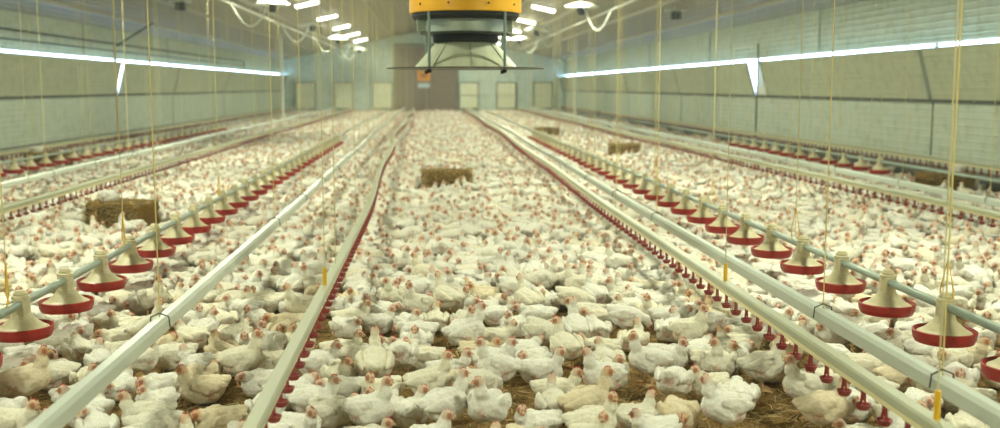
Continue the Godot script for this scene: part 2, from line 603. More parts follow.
func add_bird(pose: int, at: Vector3, heading: float, tint: int, label: String, group: String, size := 1.0) -> void:
	var b: Dictionary = birds[pose]
	var o := Node3D.new()
	o.name = numbered("chicken")
	add_child(o)
	o.position = at
	o.rotation.y = heading
	o.scale = Vector3.ONE * size * BIRD
	tag(o, label, "chicken", group)
	part("body", b.body, M["feather_%d" % tint], o)
	part("comb", b.comb, M.comb_red, o)
	part("beak", b.beak, M.beak_horn, o)
	part("eyes", b.eyes, M.eye_dark, o)
	part("wattles", b.wattles, M.comb_red, o)

# ---------------------------------------------------------------- camera maths (where on the floor a bird of the photograph sits)
func floor_at(px: float, py: float, h := 0.0) -> Vector3:
	var d := cam_fwd + cam_right * ((px - 500.0) / 1050.0) - cam_up * ((py - 214.0) / 1050.0)
	return eye + d * ((h - eye.y) / d.y)

func seen_at(p: Vector3) -> Vector3:
	var d := p - eye
	var z := d.dot(cam_fwd)
	return Vector3(500.0 + 1050.0 * d.dot(cam_right) / z, 214.0 - 1050.0 * d.dot(cam_up) / z, z)

func roof_y(x: float) -> float:
	var half := (RIGHT_X - LEFT_X) / 2
	return RIDGE_Y - (RIDGE_Y - EAVE_Y) * absf(x - RIDGE_X) / half

# ================================================================ build
func _ready() -> void:
	rng.seed = 4711
	# ---- camera
	var cam := Camera3D.new()
	cam.name = "camera"
	cam.fov = rad_to_deg(2.0 * atan(214.0 / 1050.0))
	cam.position = eye
	cam.near = 0.05
	cam.far = 400.0
	cam.rotation = Vector3(-deg_to_rad(6.89656), -deg_to_rad(3.78656), 0)
	var lens := CameraAttributesPhysical.new()
	lens.frustum_focal_length = 12.0 / (214.0 / 1050.0)
	lens.frustum_focus_distance = 5.9
	lens.exposure_aperture = 2.6
	cam.attributes = lens
	add_child(cam)
	cam.current = true
	cam_fwd = -cam.basis.z
	cam_right = cam.basis.x
	cam_up = cam.basis.y
	# ---- sky and exposure
	var env := Environment.new()
	var sky := Sky.new()
	var sm := ProceduralSkyMaterial.new()
	sm.sky_top_color = Color(0.62, 0.76, 1.0)
	sm.sky_horizon_color = Color(0.80, 0.90, 1.0)
	sm.ground_horizon_color = Color(0.70, 0.76, 0.80)
	sm.ground_bottom_color = Color(0.50, 0.52, 0.50)
	sm.sky_energy_multiplier = 2.6
	sm.ground_energy_multiplier = 1.2
	sky.sky_material = sm
	env.background_mode = Environment.BG_SKY
	env.sky = sky
	env.tonemap_mode = Environment.TONE_MAPPER_LINEAR
	env.tonemap_exposure = 1.95
	env.volumetric_fog_enabled = true      # dusty air of the house
	env.volumetric_fog_density = 0.0026
	env.volumetric_fog_albedo = Color(0.86, 0.96, 0.96)
	env.sdfgi_enabled = true
	env.ssao_enabled = true
	env.ssil_enabled = true
	var we := WorldEnvironment.new()
	we.name = "environment"
	we.environment = env
	add_child(we)
	# ---- everything else
	make_materials()
	build_shell()
	build_lamps()
	build_lines()
	build_heater()
	build_brooders()
	build_bales()
	make_birds()
	build_flock()
	build_litter()

# ---------------------------------------------------------------- shell
# ribbed sheet as closed outline in (u across sheet thickness, v along sheet), then extruded along z
func ribbed(a: Vector2, b: Vector2, step: float, rib: float, thick: float, inner: float) -> Array:
	# from a to b; normal to the inner side has sign "inner"
	var along := (b - a).normalized()
	var out := Vector2(-along.y, along.x) * inner
	var length := a.distance_to(b)
	var pts := []
	var s := 0.0
	pts.append(a)
	while s + step <= length:
		pts.append(a + along * (s + step * 0.70))
		pts.append(a + along * (s + step * 0.78) + out * rib)
		pts.append(a + along * (s + step * 0.92) + out * rib)
		pts.append(a + along * (s + step))
		s += step
	if length - s > 0.002: pts.append(b)
	pts.append(b - out * thick)
	pts.append(a - out * thick)
	return pts

func build_shell() -> void:
	# floor: litter with slight humps in front, flat bed further back
	var st := begin()
	st.set_smooth_group(0)
	var n := FastNoiseLite.new()
	n.seed = 5
	n.frequency = 1.6
	n.fractal_octaves = 3
	var hum := func(x: float, z: float) -> Vector3: return Vector3(x, n.get_noise_2d(x, z) * 0.016 - 0.012, z)
	var xs := []
	for i in 171: xs.append(lerpf(LEFT_X - 0.1, RIGHT_X + 0.1, i / 170.0))
	var z := BACK_Z
	while z > END_Z - 0.1:
		var dz := 0.12 if z > -16 else 1.0
		var z2 := z - dz
		for i in 170:
			quad(st, hum.call(xs[i], z), hum.call(xs[i], z2), hum.call(xs[i + 1], z2), hum.call(xs[i + 1], z))
		z = z2
	structure("floor", done(st), M.litter)
	structure("ground_outside", box_mesh(Vector3(120, 0.2, 160)), M.outdoor_ground, Vector3(0, -0.6, -30))
	# side walls
	for side in 2:
		var s := -1.0 if side == 0 else 1.0
		var wx := LEFT_X if side == 0 else RIGHT_X
		var word := "left" if side == 0 else "right"
		var slot_y := 2.392 if side == 0 else 2.318
		var inner := -1.0 if side == 0 else 1.0   # sign for the normal facing the room when running upwards
		var o := structure("wall_" + word, extrude_mesh(ribbed(Vector2(wx, 0.34), Vector2(wx, 1.36), 0.115, 0.007, 0.08, inner), END_Z, BACK_Z), M.wall_sheet)
		part("plinth", extrude_mesh([Vector2(wx - s * 0.03, -0.5), Vector2(wx + s * 0.15, -0.5), Vector2(wx + s * 0.15, 0.34), Vector2(wx + s * 0.0, 0.34), Vector2(wx - s * 0.03, 0.30)], END_Z, BACK_Z), M.plinth, o)
		part("upper_sheet", extrude_mesh(ribbed(Vector2(wx, slot_y), Vector2(wx, EAVE_Y + 0.02), 0.115, 0.007, 0.08, inner), END_Z, BACK_Z), M.wall_sheet, o)
		part("sill_rail", extrude_mesh([Vector2(wx - s * 0.05, 1.35), Vector2(wx + s * 0.05, 1.35), Vector2(wx + s * 0.05, 1.405), Vector2(wx - s * 0.05, 1.405)], END_Z, BACK_Z), M.dark_steel, o)
		part("slot_edge", extrude_mesh([Vector2(wx - s * 0.02, slot_y - 0.02), Vector2(wx + s * 0.06, slot_y - 0.02), Vector2(wx + s * 0.06, slot_y + 0.02), Vector2(wx - s * 0.02, slot_y + 0.02)], END_Z, BACK_Z), M.white_paint, o)
		# posts at the flap joints
		var joints := [-21.6, -30.5, -37.0, -46.0, -55.0] if side == 0 else [-16.65, -25.95, -33.9, -43.0, -52.0]
		for jz in joints:
			var open_gap: bool = absf(jz + 30.5) < 0.1 or absf(jz + 25.95) < 0.1
			var top := slot_y + (0.35 if open_gap else 0.0)
			part("post", box_mesh(Vector3(0.06, top - 0.3, 0.09 if open_gap else 0.04), 0.006), M.dark_steel if open_gap else M.panel_frame, o, Vector3(wx + s * 0.012, (top + 0.3) / 2, jz))
			if open_gap and side == 1:
				part("infill_panel", box_mesh(Vector3(0.04, 0.80, 0.98)), M.white_paint, o, Vector3(wx + 0.02, 1.78, jz + 0.51))
			if open_gap and side == 0:
				part("knee_brace", tube_mesh([Vector3(wx + 0.05, top, jz), Vector3(wx + 1.1, roof_y(wx + 1.1) - 0.04, jz)], 0.025), M.dark_steel, o)
		for jz in [-12.8, -21.8, -30.5, -39.0]:
			part("sheet_joint", box_mesh(Vector3(0.016, EAVE_Y - slot_y, 0.035)), M.panel_frame, o, Vector3(wx - s * 0.012, (EAVE_Y + slot_y) / 2, jz + (0.0 if side else -6.0)))
		# leaning ventilation flaps between the joints
		var stops := [BACK_Z] + joints + [END_Z]
		if side == 0: stops.insert(1, -12.2)
		else: stops.insert(1, -8.3)
		var count := stops.size() - 1
		for k in count:
			var z0: float = stops[k]
			var z1: float = stops[k + 1]
			var gap0: float = 0.012
			var gap1: float = 0.012
			if absf(z1 + 30.5) < 0.1: gap1 = 0.30
			if absf(z1 + 25.95) < 0.1: gap1 = 1.0
			var lean := 0.28
			var topy := 2.295 if side == 0 else 2.215
			var fl := thing("ventilation_flap", "", "flap", Vector3(wx - s * 0.055, 1.405, (z0 + z1) / 2), 0, word + " wall flaps")
			var order: String = ["nearest the end wall", "second from the end wall", "third from the end wall", "fourth from the end wall", "fifth from the end wall", "sixth from the end wall", "seventh from the end wall"][count - 1 - k]
			fl.set_meta("label", "ribbed cream ventilation flap leaning in from %s wall, %s" % [word, order])
			var half := absf(z1 - z0) / 2
			part("sheet", extrude_mesh(ribbed(Vector2(0, 0), Vector2(-s * (lean - 0.055), topy - 1.405), 0.105, 0.007, 0.03, inner), -half + gap1, half - gap0), M.flap_sheet, fl)
			var tip := Vector2(-s * (lean - 0.055), topy - 1.405)
			for e in [-half + gap1 + 0.02, half - gap0 - 0.02]:
				part("edge_strip", extrude_mesh([Vector2(-s * 0.016, 0.0), Vector2(-s * 0.004, 0.0), tip + Vector2(s * 0.006, 0.0), tip + Vector2(-s * 0.012, 0.0)], e - 0.022, e + 0.022), M.panel_frame, fl)
	# cable pipes along the upper left wall
	for a in [[2.80, 0.024], [2.60, 0.020]]:
		structure("trim_%d" % (1 if a[0] > 2.7 else 2), tube_mesh([Vector3(LEFT_X + 0.05, a[0], BACK_Z), Vector3(LEFT_X + 0.05, a[0], -51.0), Vector3(LEFT_X + 0.05, a[0] - 0.18, -51.0)], a[1]), M.dark_steel)
	# roof slopes with ribs along the house, and purlins
	for side in 2:
		var ex := LEFT_X - 0.4 if side == 0 else RIGHT_X + 0.4
		var pts := ribbed(Vector2(RIDGE_X, RIDGE_Y), Vector2(ex, roof_y(ex)), 0.24, 0.014, 0.10, 1.0 if side == 0 else -1.0)
		var o := structure("ceiling" if side == 0 else "ceiling_001", extrude_mesh(pts, END_Z - 0.2, BACK_Z + 0.2), M.roof_sheet)
		for k in 6:
			var x := lerpf(RIDGE_X, LEFT_X if side == 0 else RIGHT_X, (k + 0.35) / 6.0)
			var y := roof_y(x)
			part("purlin", extrude_mesh([Vector2(x - 0.025, y - 0.07), Vector2(x + 0.025, y - 0.07), Vector2(x + 0.025, y + 0.03), Vector2(x - 0.025, y + 0.03)], END_Z, BACK_Z), M.purlin, o)
	structure("trim_3", extrude_mesh([Vector2(RIDGE_X - 0.15, RIDGE_Y - 0.06), Vector2(RIDGE_X + 0.15, RIDGE_Y - 0.06), Vector2(RIDGE_X + 0.1, RIDGE_Y + 0.15), Vector2(RIDGE_X - 0.1, RIDGE_Y + 0.15)], END_Z, BACK_Z), M.purlin)
	# end wall: upright ribs, gable top
	var ew := begin()
	var x := LEFT_X
	while x < RIGHT_X - 0.01:
		var x1 := minf(x + 0.34, RIGHT_X)
		var xm := x + (x1 - x) * 0.78
		quad(ew, Vector3(x, -0.3, END_Z), Vector3(xm, -0.3, END_Z), Vector3(xm, roof_y(xm) + 0.02, END_Z), Vector3(x, roof_y(x) + 0.02, END_Z))
		add_box(ew, Vector3(xm, -0.3, END_Z - 0.05), Vector3(x1, minf(roof_y(xm), roof_y(x1)), END_Z + 0.03))
		x = x1
	add_box(ew, Vector3(LEFT_X - 0.2, -0.3, END_Z - 0.2), Vector3(RIGHT_X + 0.2, EAVE_Y, END_Z - 0.1))
	add_extrusion(ew, [Vector2(LEFT_X - 0.2, EAVE_Y - 0.05), Vector2(RIGHT_X + 0.2, EAVE_Y - 0.05), Vector2(RIDGE_X, RIDGE_Y + 0.02)], END_Z - 0.2, END_Z - 0.1)
	structure("wall_end", done(ew), M.end_sheet)
	structure("wall_back", extrude_mesh([Vector2(LEFT_X - 0.2, -0.3), Vector2(RIGHT_X + 0.2, -0.3), Vector2(RIGHT_X + 0.2, EAVE_Y), Vector2(RIDGE_X, RIDGE_Y), Vector2(LEFT_X - 0.2, EAVE_Y)], BACK_Z, BACK_Z + 0.15), M.end_sheet)
	# door in the end wall
	var d := Node3D.new()
	d.name = "door_1"
	add_child(d)
	d.position = Vector3(-0.22, 0, END_Z + 0.06)
	d.set_meta("kind", "structure")
	for s in [-1.0, 1.0]:
		var leaf := part("door_leaf", box_mesh(Vector3(1.83, 4.05, 0.05), 0.008), M.door_brown, d, Vector3(s * 0.925, 2.03, 0.02))
		for yy in [-1.2, 0.1, 1.4]:
			part("batten", box_mesh(Vector3(1.7, 0.08, 0.03)), M.door_brown, leaf, Vector3(0, yy, 0.035))
	for s in [-1.0, 1.0]:
		part("door_frame", box_mesh(Vector3(0.12, 4.15, 0.12), 0.01), M.panel_frame, d, Vector3(s * 1.91, 2.07, 0.03))
	part("door_head", box_mesh(Vector3(3.94, 0.12, 0.12), 0.01), M.panel_frame, d, Vector3(0, 4.14, 0.03))
	# warning sign on the door
	var sg := thing("door_sign", "small orange sign with pale strip below, on the brown door", "sign", Vector3(-0.37, 1.55, END_Z + 0.135))
	part("sign_board", box_mesh(Vector3(0.80, 0.62, 0.02), 0.004), M.sign_orange, sg, Vector3(0, 0.72, 0))
	part("sign_print", box_mesh(Vector3(0.42, 0.26, 0.006)), M.sign_print, sg, Vector3(0, 0.74, 0.012))
	part("sign_strip", box_mesh(Vector3(0.72, 0.26, 0.02), 0.004), M.sign_pale, sg, Vector3(0, 0.14, 0))
	# six square hatches along the end wall
	var spots := [[306.0, "second wall hatch"], [344.0, ""], [383.0, ""], [468.5, ""], [506.0, ""], [542.5, ""]]
	var words := ["leftmost, by the left wall", "second from the left wall", "just left of the brown door", "just right of the brown door", "second from the right wall", "rightmost, by the right wall"]
	for i in 6:
		var dd: Vector3 = cam_fwd + cam_right * ((spots[i][0] - 500.0) / 1050.0) - cam_up * ((95.0 - 214.0) / 1050.0)
		var p: Vector3 = eye + dd * ((END_Z - eye.z) / dd.z)
		var h := thing("wall_hatch", "cream square wall hatch on the end wall, " + words[i], "hatch", Vector3(p.x, 0.25, END_Z + 0.03), 0, "end wall hatches")
		part("frame", extrude_ring(1.24, 1.66, 0.07, 0.34), M.panel_frame, h, Vector3(0, 0.83, 0))
		part("upper_panel", box_mesh(Vector3(1.08, 0.76, 0.05), 0.01), M.cream_panel, h, Vector3(0, 1.23, 0.26))
		part("lower_panel", box_mesh(Vector3(1.08, 0.73, 0.05), 0.01), M.cream_panel, h, Vector3(0, 0.44, 0.25))
	# two white support posts far down the house
	for s in [-1.0, 1.0]:
		var o := thing("support_post", "slim white support post rising to the roof on the %s" % ("left" if s < 0 else "right"), "post", Vector3(s * 6.2, 0, -45.0), 0, "support posts")
		var top := roof_y(s * 6.2)
		part("shaft", tube_mesh([Vector3(0, 0.0, 0), Vector3(0, top - 0.02, 0)], 0.05, 12), M.white_paint, o)
		part("foot_plate", box_mesh(Vector3(0.22, 0.03, 0.22), 0.004), M.white_paint, o, Vector3(0, 0.015, 0))

func extrude_ring(w: float, h: float, t: float, depth: float) -> ArrayMesh:
	var st := begin()
	add_box(st, Vector3(-w / 2, -h / 2, 0), Vector3(-w / 2 + t, h / 2, depth))
	add_box(st, Vector3(w / 2 - t, -h / 2, 0), Vector3(w / 2, h / 2, depth))
	add_box(st, Vector3(-w / 2 + t, h / 2 - t, 0), Vector3(w / 2 - t, h / 2, depth))
	add_box(st, Vector3(-w / 2 + t, -h / 2, 0), Vector3(w / 2 - t, -h / 2 + t, depth))
	return done(st)

# ---------------------------------------------------------------- lamps
func build_lamps() -> void:
	var cap := box_mesh(Vector3(0.80, 0.04, 0.30), 0.01)
	var lens := box_mesh(Vector3(0.74, 0.07, 0.24), 0.02)
	var dist := ["behind", "first", "second", "third", "fourth", "fifth", "sixth", "seventh", "eighth", "ninth"]
	for side in 2:
		var x := -3.8 if side == 0 else 3.6
		for k in 10:
			var z := -1.6 - 6.4 * k
			var y := roof_y(x) - 0.10
			var word := "left" if side == 0 else "right"
			var o := thing("ceiling_lamp", "bright white strip lamp under the %s roof slope, %s from the end wall" % [word, ["tenth", "ninth", "eighth", "seventh", "sixth", "fifth", "fourth", "third", "second", "nearest"][k]], "lamp", Vector3(x, y, z), 0, "%s row of roof lamps" % word)
			part("housing", cap, M.white_paint, o, Vector3(0, 0.04, 0))
			part("lamp_lens", lens, M.lamp_glow, o, Vector3(0, -0.015, 0))
			var tilt := atan((RIDGE_Y - EAVE_Y) / 8.5) * (1.0 if side == 0 else -1.0)
			o.rotation.z = tilt
			var l := AreaLight3D.new()
			l.name = "lamp_light"
			l.area_size = Vector2(0.74, 0.24)
			l.light_color = Color(0.98, 1.0, 0.88)
			l.light_energy = 10.0
			l.area_range = 80.0
			l.area_attenuation = 2.0
			l.shadow_enabled = true
			l.position = Vector3(0, -0.06, 0)
			l.rotation.x = -PI / 2
			o.add_child(l)

# ---------------------------------------------------------------- hanging lines
func path_x(x: float, z: float, drift: float) -> float:
	# a long hanging line is never quite straight
	if z > -11.0: return x
	var t := -z - 11.0
	return x + drift * clampf(t / 15.0, 0.0, 1.0) + 0.2 * drift * sin(t * 0.42) * clampf(t / 8.0, 0.0, 1.0)

func line_points(x: float, y: float, drift: float, z0: float, z1: float) -> Array:
	var pts := []
	var z := z0
	while z > z1:
		pts.append(Vector3(path_x(x, z, drift), y, z))
		z -= 1.0
	pts.append(Vector3(path_x(x, z1, drift), y, z1))
	return pts

# sweep an (x, y) outline along a list of points that runs down the house
func sweep(outline: Array, pts: Array) -> ArrayMesh:
	var st := begin()
	var n := outline.size()
	for i in pts.size() - 1:
		var A: Vector3 = pts[i]
		var B: Vector3 = pts[i + 1]
		for k in n:
			var p: Vector2 = outline[k]
			var q: Vector2 = outline[(k + 1) % n]
			quad(st, B + Vector3(p.x, p.y, 0), A + Vector3(p.x, p.y, 0), A + Vector3(q.x, q.y, 0), B + Vector3(q.x, q.y, 0))
	for e in 2:
		var P: Vector3 = pts[0] if e == 0 else pts[-1]
		for k in range(1, n - 1):
			var ids := [0, k, k + 1] if e == 0 else [0, k + 1, k]
			for i in ids: st.add_vertex(P + Vector3(outline[i].x, outline[i].y, 0))
	return done(st)

func hang(o: Node3D, x: float, y: float, zs: Array, drift: float, r: float, m: Material, grip := false, gripped := []) -> void:
	for z in zs:
		var xx := path_x(x, z, drift)
		part("suspension_cord", tube_mesh([Vector3(xx, y, z), Vector3(xx, roof_y(xx), z)], r, 5), m, o)
		if grip and z in gripped:
			part("cord_grip", tube_mesh([Vector3(xx, y - 0.01, z), Vector3(xx, y + 0.05, z), Vector3(xx, y + 0.10, z)], 0.012, 7), M.strap_yellow, o)

func z_for(px: float, x: float, y: float) -> float:
	# where along a line at (x, y) image column px falls
	var lo := -64.0
	var hi := -2.6
	for i in 40:
		var m := (lo + hi) / 2
		var s := seen_at(Vector3(x, y, m)).x
		if (s - px) * (1.0 if x > 0 else -1.0) > 0: hi = m
		else: lo = m
	return lo

func build_lines() -> void:
	# nipple: pin tube with a red cup under it, hanging from y = 0 downwards
	var nip := begin()
	add_lathe(nip, [Vector2(0.0, -0.088), Vector2(0.023, -0.086), Vector2(0.034, -0.062), Vector2(0.029, -0.062), Vector2(0.017, -0.076), Vector2(0.0, -0.076)], 10)
	for e in [-1.0, 1.0]:
		add_tube(nip, [Vector3(0, -0.068, e * 0.024), Vector3(0, -0.03, e * 0.015), Vector3(0, 0.0, e * 0.013)], [0.0055, 0.005, 0.006], 5)
	add_lathe(nip, [Vector2(0.0, -0.05), Vector2(0.005, -0.048), Vector2(0.009, -0.02), Vector2(0.009, 0.0)], 6)
	add_box(nip, Vector3(-0.014, -0.006, -0.022), Vector3(0.014, 0.02, 0.022), 0.004)
	var nipple := done(nip)
	var rail_out := [Vector2(-0.032, 0.0), Vector2(0.032, 0.0), Vector2(0.036, 0.010), Vector2(0.036, 0.056), Vector2(0.020, 0.072), Vector2(-0.020, 0.072), Vector2(-0.036, 0.056), Vector2(-0.036, 0.010)]
	var drink_out := [Vector2(-0.028, 0.0), Vector2(0.028, 0.0), Vector2(0.032, 0.006), Vector2(0.032, 0.034), Vector2(0.024, 0.044), Vector2(-0.024, 0.044), Vector2(-0.032, 0.034), Vector2(-0.032, 0.006)]
	var drinkers := [
		{"x": -0.64, "drift": -0.26, "y": 0.375, "label": "red nipple drinker line left of the centre aisle", "cords": [325.0], "far": false},
		{"x": 1.80, "drift": 0.14, "y": 0.375, "label": "red nipple drinker line right of the centre aisle", "cords": [725.0, 936.0], "far": false},
		{"x": -4.27, "drift": -0.12, "y": 0.375, "label": "red nipple drinker line beyond the left feeder row", "cords": [], "far": true},
		{"x": 5.40, "drift": -0.20, "y": 0.375, "label": "red nipple drinker line beyond the right feeder row", "cords": [], "far": true},
		{"x": -7.75, "drift": -0.10, "y": 0.40, "label": "red nipple drinker line along the left wall", "cords": [], "far": true},
		{"x": 7.70, "drift": 0.0, "y": 0.50, "label": "red nipple drinker line along the right wall", "cords": [], "far": true}]
	for d in drinkers:
		var o := thing("drinker_line", d.label, "drinker line", Vector3.ZERO, 0, "drinker lines")
		var pts := line_points(d.x, d.y, d.drift, -1.5, -62.0)
		var pipe_pts := line_points(d.x, d.y - 0.014, d.drift, -1.5, -62.0)
		part("rail", sweep(drink_out, pts), M.drinker_rail, o)
		part("water_pipe", sweep([Vector2(-0.016, -0.016), Vector2(0.016, -0.016), Vector2(0.016, 0.014), Vector2(-0.016, 0.014)], pipe_pts), M.drinker_pipe, o)
		var rest := []
		var limit := -27.0
		var z := -1.7
		while z > -61.8:
			var at := Vector3(path_x(d.x, z, d.drift), d.y - 0.03, z)
			if z > limit and z < (-2.8 if not d.far else -8.0): part("nipple", nipple, M.nipple_red, o, at)
			else: rest.append(Transform3D(Basis(), at))
			z -= NIPPLE_STEP
		var mm := multi(nipple, rest, [])
		mm.name = "far_nipples"
		mm.material_override = M.nipple_red
		mm.set_meta("kind", "stuff")
		o.add_child(mm)
		var zs := []
		for c in d.cords: zs.append(z_for(c, d.x, d.y))
		var first: float = (-7.0 if d.x < 0 else -9.0) if not d.far else -9.5
		for k in 25:
			var zz := first - 1.95 * k - (1.1 if d.x > 0 else 0.0)
			var brooder_near := false
			for bz in [-27.5, -36.7, -46.9, -55.0, -60.5]:
				if absf(zz - bz) < 0.75 and d.x < -3.0 and d.x > -5.0: brooder_near = true
			if zz > -56 and not brooder_near: zs.append(zz)
		hang(o, d.x, d.y + 0.05, zs, d.drift, 0.003, M.cord_pale, true, zs.slice(0, d.cords.size()))
	# plain pale rails
	var rails := [
		{"x": -1.38, "y": 0.365, "drift": -0.1, "label": "thick pale rail between left drinker line and left feeder row", "cords": [160.0], "far": false},
		{"x": 2.035, "y": 0.385, "drift": 0.1, "label": "thick pale rail just right of the right drinker line", "cords": [823.0, 942.0], "far": false},
		{"x": -5.15, "y": 0.385, "drift": -0.2, "label": "thick pale rail near the left wall", "cords": [], "far": true},
		{"x": 5.80, "y": 0.385, "drift": 0.0, "label": "thick pale rail near the right wall", "cords": [], "far": true}]
	for d in rails:
		var o := thing("hanging_rail", d.label, "rail", Vector3.ZERO, 0, "hanging rails")
		part("rail", sweep(rail_out, line_points(d.x, d.y, d.drift, -1.5, -62.0)), M.rail_pale, o)
		var zs := []
		for c in d.cords: zs.append(z_for(c, d.x, d.y + 0.04))
		var first: float = -9.3 if not d.far else -10.5
		for k in 24:
			var zz := first - 2.05 * k
			if zz > -56: zs.append(zz)
		hang(o, d.x, d.y + 0.07, zs, d.drift, 0.0036, M.cord_yellow)
		for zz in zs:
			if zz > -20:
				part("cord_hook", tube_mesh([Vector3(d.x - 0.05, d.y + 0.02, zz), Vector3(d.x - 0.045, d.y + 0.075, zz), Vector3(d.x, d.y + 0.095, zz), Vector3(d.x + 0.045, d.y + 0.075, zz), Vector3(d.x + 0.05, d.y + 0.02, zz)], 0.004, 5), M.dark_steel, o)
	# feeder rows
	var dish := lathe_mesh([Vector2(0.0, 0.0), Vector2(0.115, 0.0), Vector2(0.146, 0.006), Vector2(0.157, 0.030), Vector2(0.162, 0.066), Vector2(0.156, 0.070), Vector2(0.148, 0.050), Vector2(0.130, 0.022), Vector2(0.0, 0.016)], 28)
	var feed := lathe_mesh([Vector2(0.146, 0.036), Vector2(0.10, 0.042), Vector2(0.05, 0.055), Vector2(0.0, 0.06)], 20)
	var cone := lathe_mesh([Vector2(0.128, 0.040), Vector2(0.138, 0.046), Vector2(0.138, 0.056), Vector2(0.108, 0.072), Vector2(0.064, 0.110), Vector2(0.047, 0.140), Vector2(0.045, 0.165), Vector2(0.043, 0.215), Vector2(0.048, 0.219), Vector2(0.048, 0.232), Vector2(0.030, 0.240), Vector2(0.0, 0.242)], 24)
	var tb := begin()
	add_box(tb, Vector3(-0.034, 0.085, -0.050), Vector3(0.034, 0.222, 0.050), 0.008)
	var tube := done(tb)
	var cap := lathe_mesh([Vector2(0.034, 0.225), Vector2(0.038, 0.246), Vector2(0.024, 0.264), Vector2(0.0, 0.268)], 12)
	var feeders := [
		{"x": -2.23, "first": 22.0, "label": "row of red feeder pans under a grey pipe, left side", "cords": [8.0, 124.0], "far": false, "end": -25.5},
		{"x": 2.67, "first": 945.0, "label": "row of red feeder pans under a grey pipe, right side", "cords": [946.0, 795.0, 712.0], "far": false, "end": -27.0},
		{"x": -6.6, "first": 30.0, "label": "row of red feeder pans near the left wall", "cords": [], "far": true, "end": -34.0},
		{"x": 6.88, "first": 880.0, "label": "row of red feeder pans near the right wall", "cords": [], "far": true, "end": -24.0}]
	for d in feeders:
		var o := thing("feeder_row", d.label, "feeder", Vector3.ZERO, 0, "feeder rows")
		var base := 0.240 if d.x < 0 else 0.275
		part("feed_pipe", tube_mesh([Vector3(d.x, base + 0.192, -1.5), Vector3(d.x, base + 0.192, -62.0)], 0.0235, 12), M.galvanised, o)
		var z0 := z_for(d.first, d.x, base + 0.1)
		var z := z0
		while z < -2.9 - PAN_STEP: z += PAN_STEP
		while z > d.end:
			if d.x > 5.0 and z > -15.6:
				z -= PAN_STEP
				continue
			var pan := part("feeder_pan", dish, M.pan_red, o, Vector3(d.x, base, z), Vector3(0, rng.randf() * TAU, 0))
			part("feed", feed, M.feed_crumb, pan)
			var c := part("hopper_cone", cone, M.hopper_cream, pan)
			if z > -16:
				part("drop_tube", tube, M.hopper_cream, pan, Vector3.ZERO, Vector3(0, -pan.rotation.y, 0))
				part("tube_cap", cap, M.hopper_cream, pan)
			z -= PAN_STEP
		var zs := []
		for c in d.cords: zs.append(z_for(c, d.x, base + 0.2))
		var first: float = (-12.35 if d.x > 0 else -11.2) if not d.far else -11.0
		for k in 19:
			var zz := first - 2.35 * k
			if zz > -56: zs.append(zz)
		hang(o, d.x, base + 0.26, zs, 0.0, 0.0034, M.cord_yellow)
		for zz in zs:
			if zz > -13:
				part("strap", tube_mesh([Vector3(d.x, base + 0.165, zz + 0.05), Vector3(d.x + 0.02, base + 0.28, zz + 0.03), Vector3(d.x, base + 0.45, zz), Vector3(d.x - 0.02, base + 0.28, zz - 0.03), Vector3(d.x, base + 0.165, zz - 0.05)], 0.004, 5), M.strap_yellow, o)

func multi(mesh: Mesh, xf: Array, cols: Array) -> MultiMeshInstance3D:
	var mm := MultiMesh.new()
	mm.transform_format = MultiMesh.TRANSFORM_3D
	mm.use_colors = cols.size() > 0
	mm.mesh = mesh
	mm.instance_count = xf.size()
	for i in xf.size():
		mm.set_instance_transform(i, xf[i])
		if cols: mm.set_instance_color(i, cols[i])
	var o := MultiMeshInstance3D.new()
	o.multimesh = mm
	return o

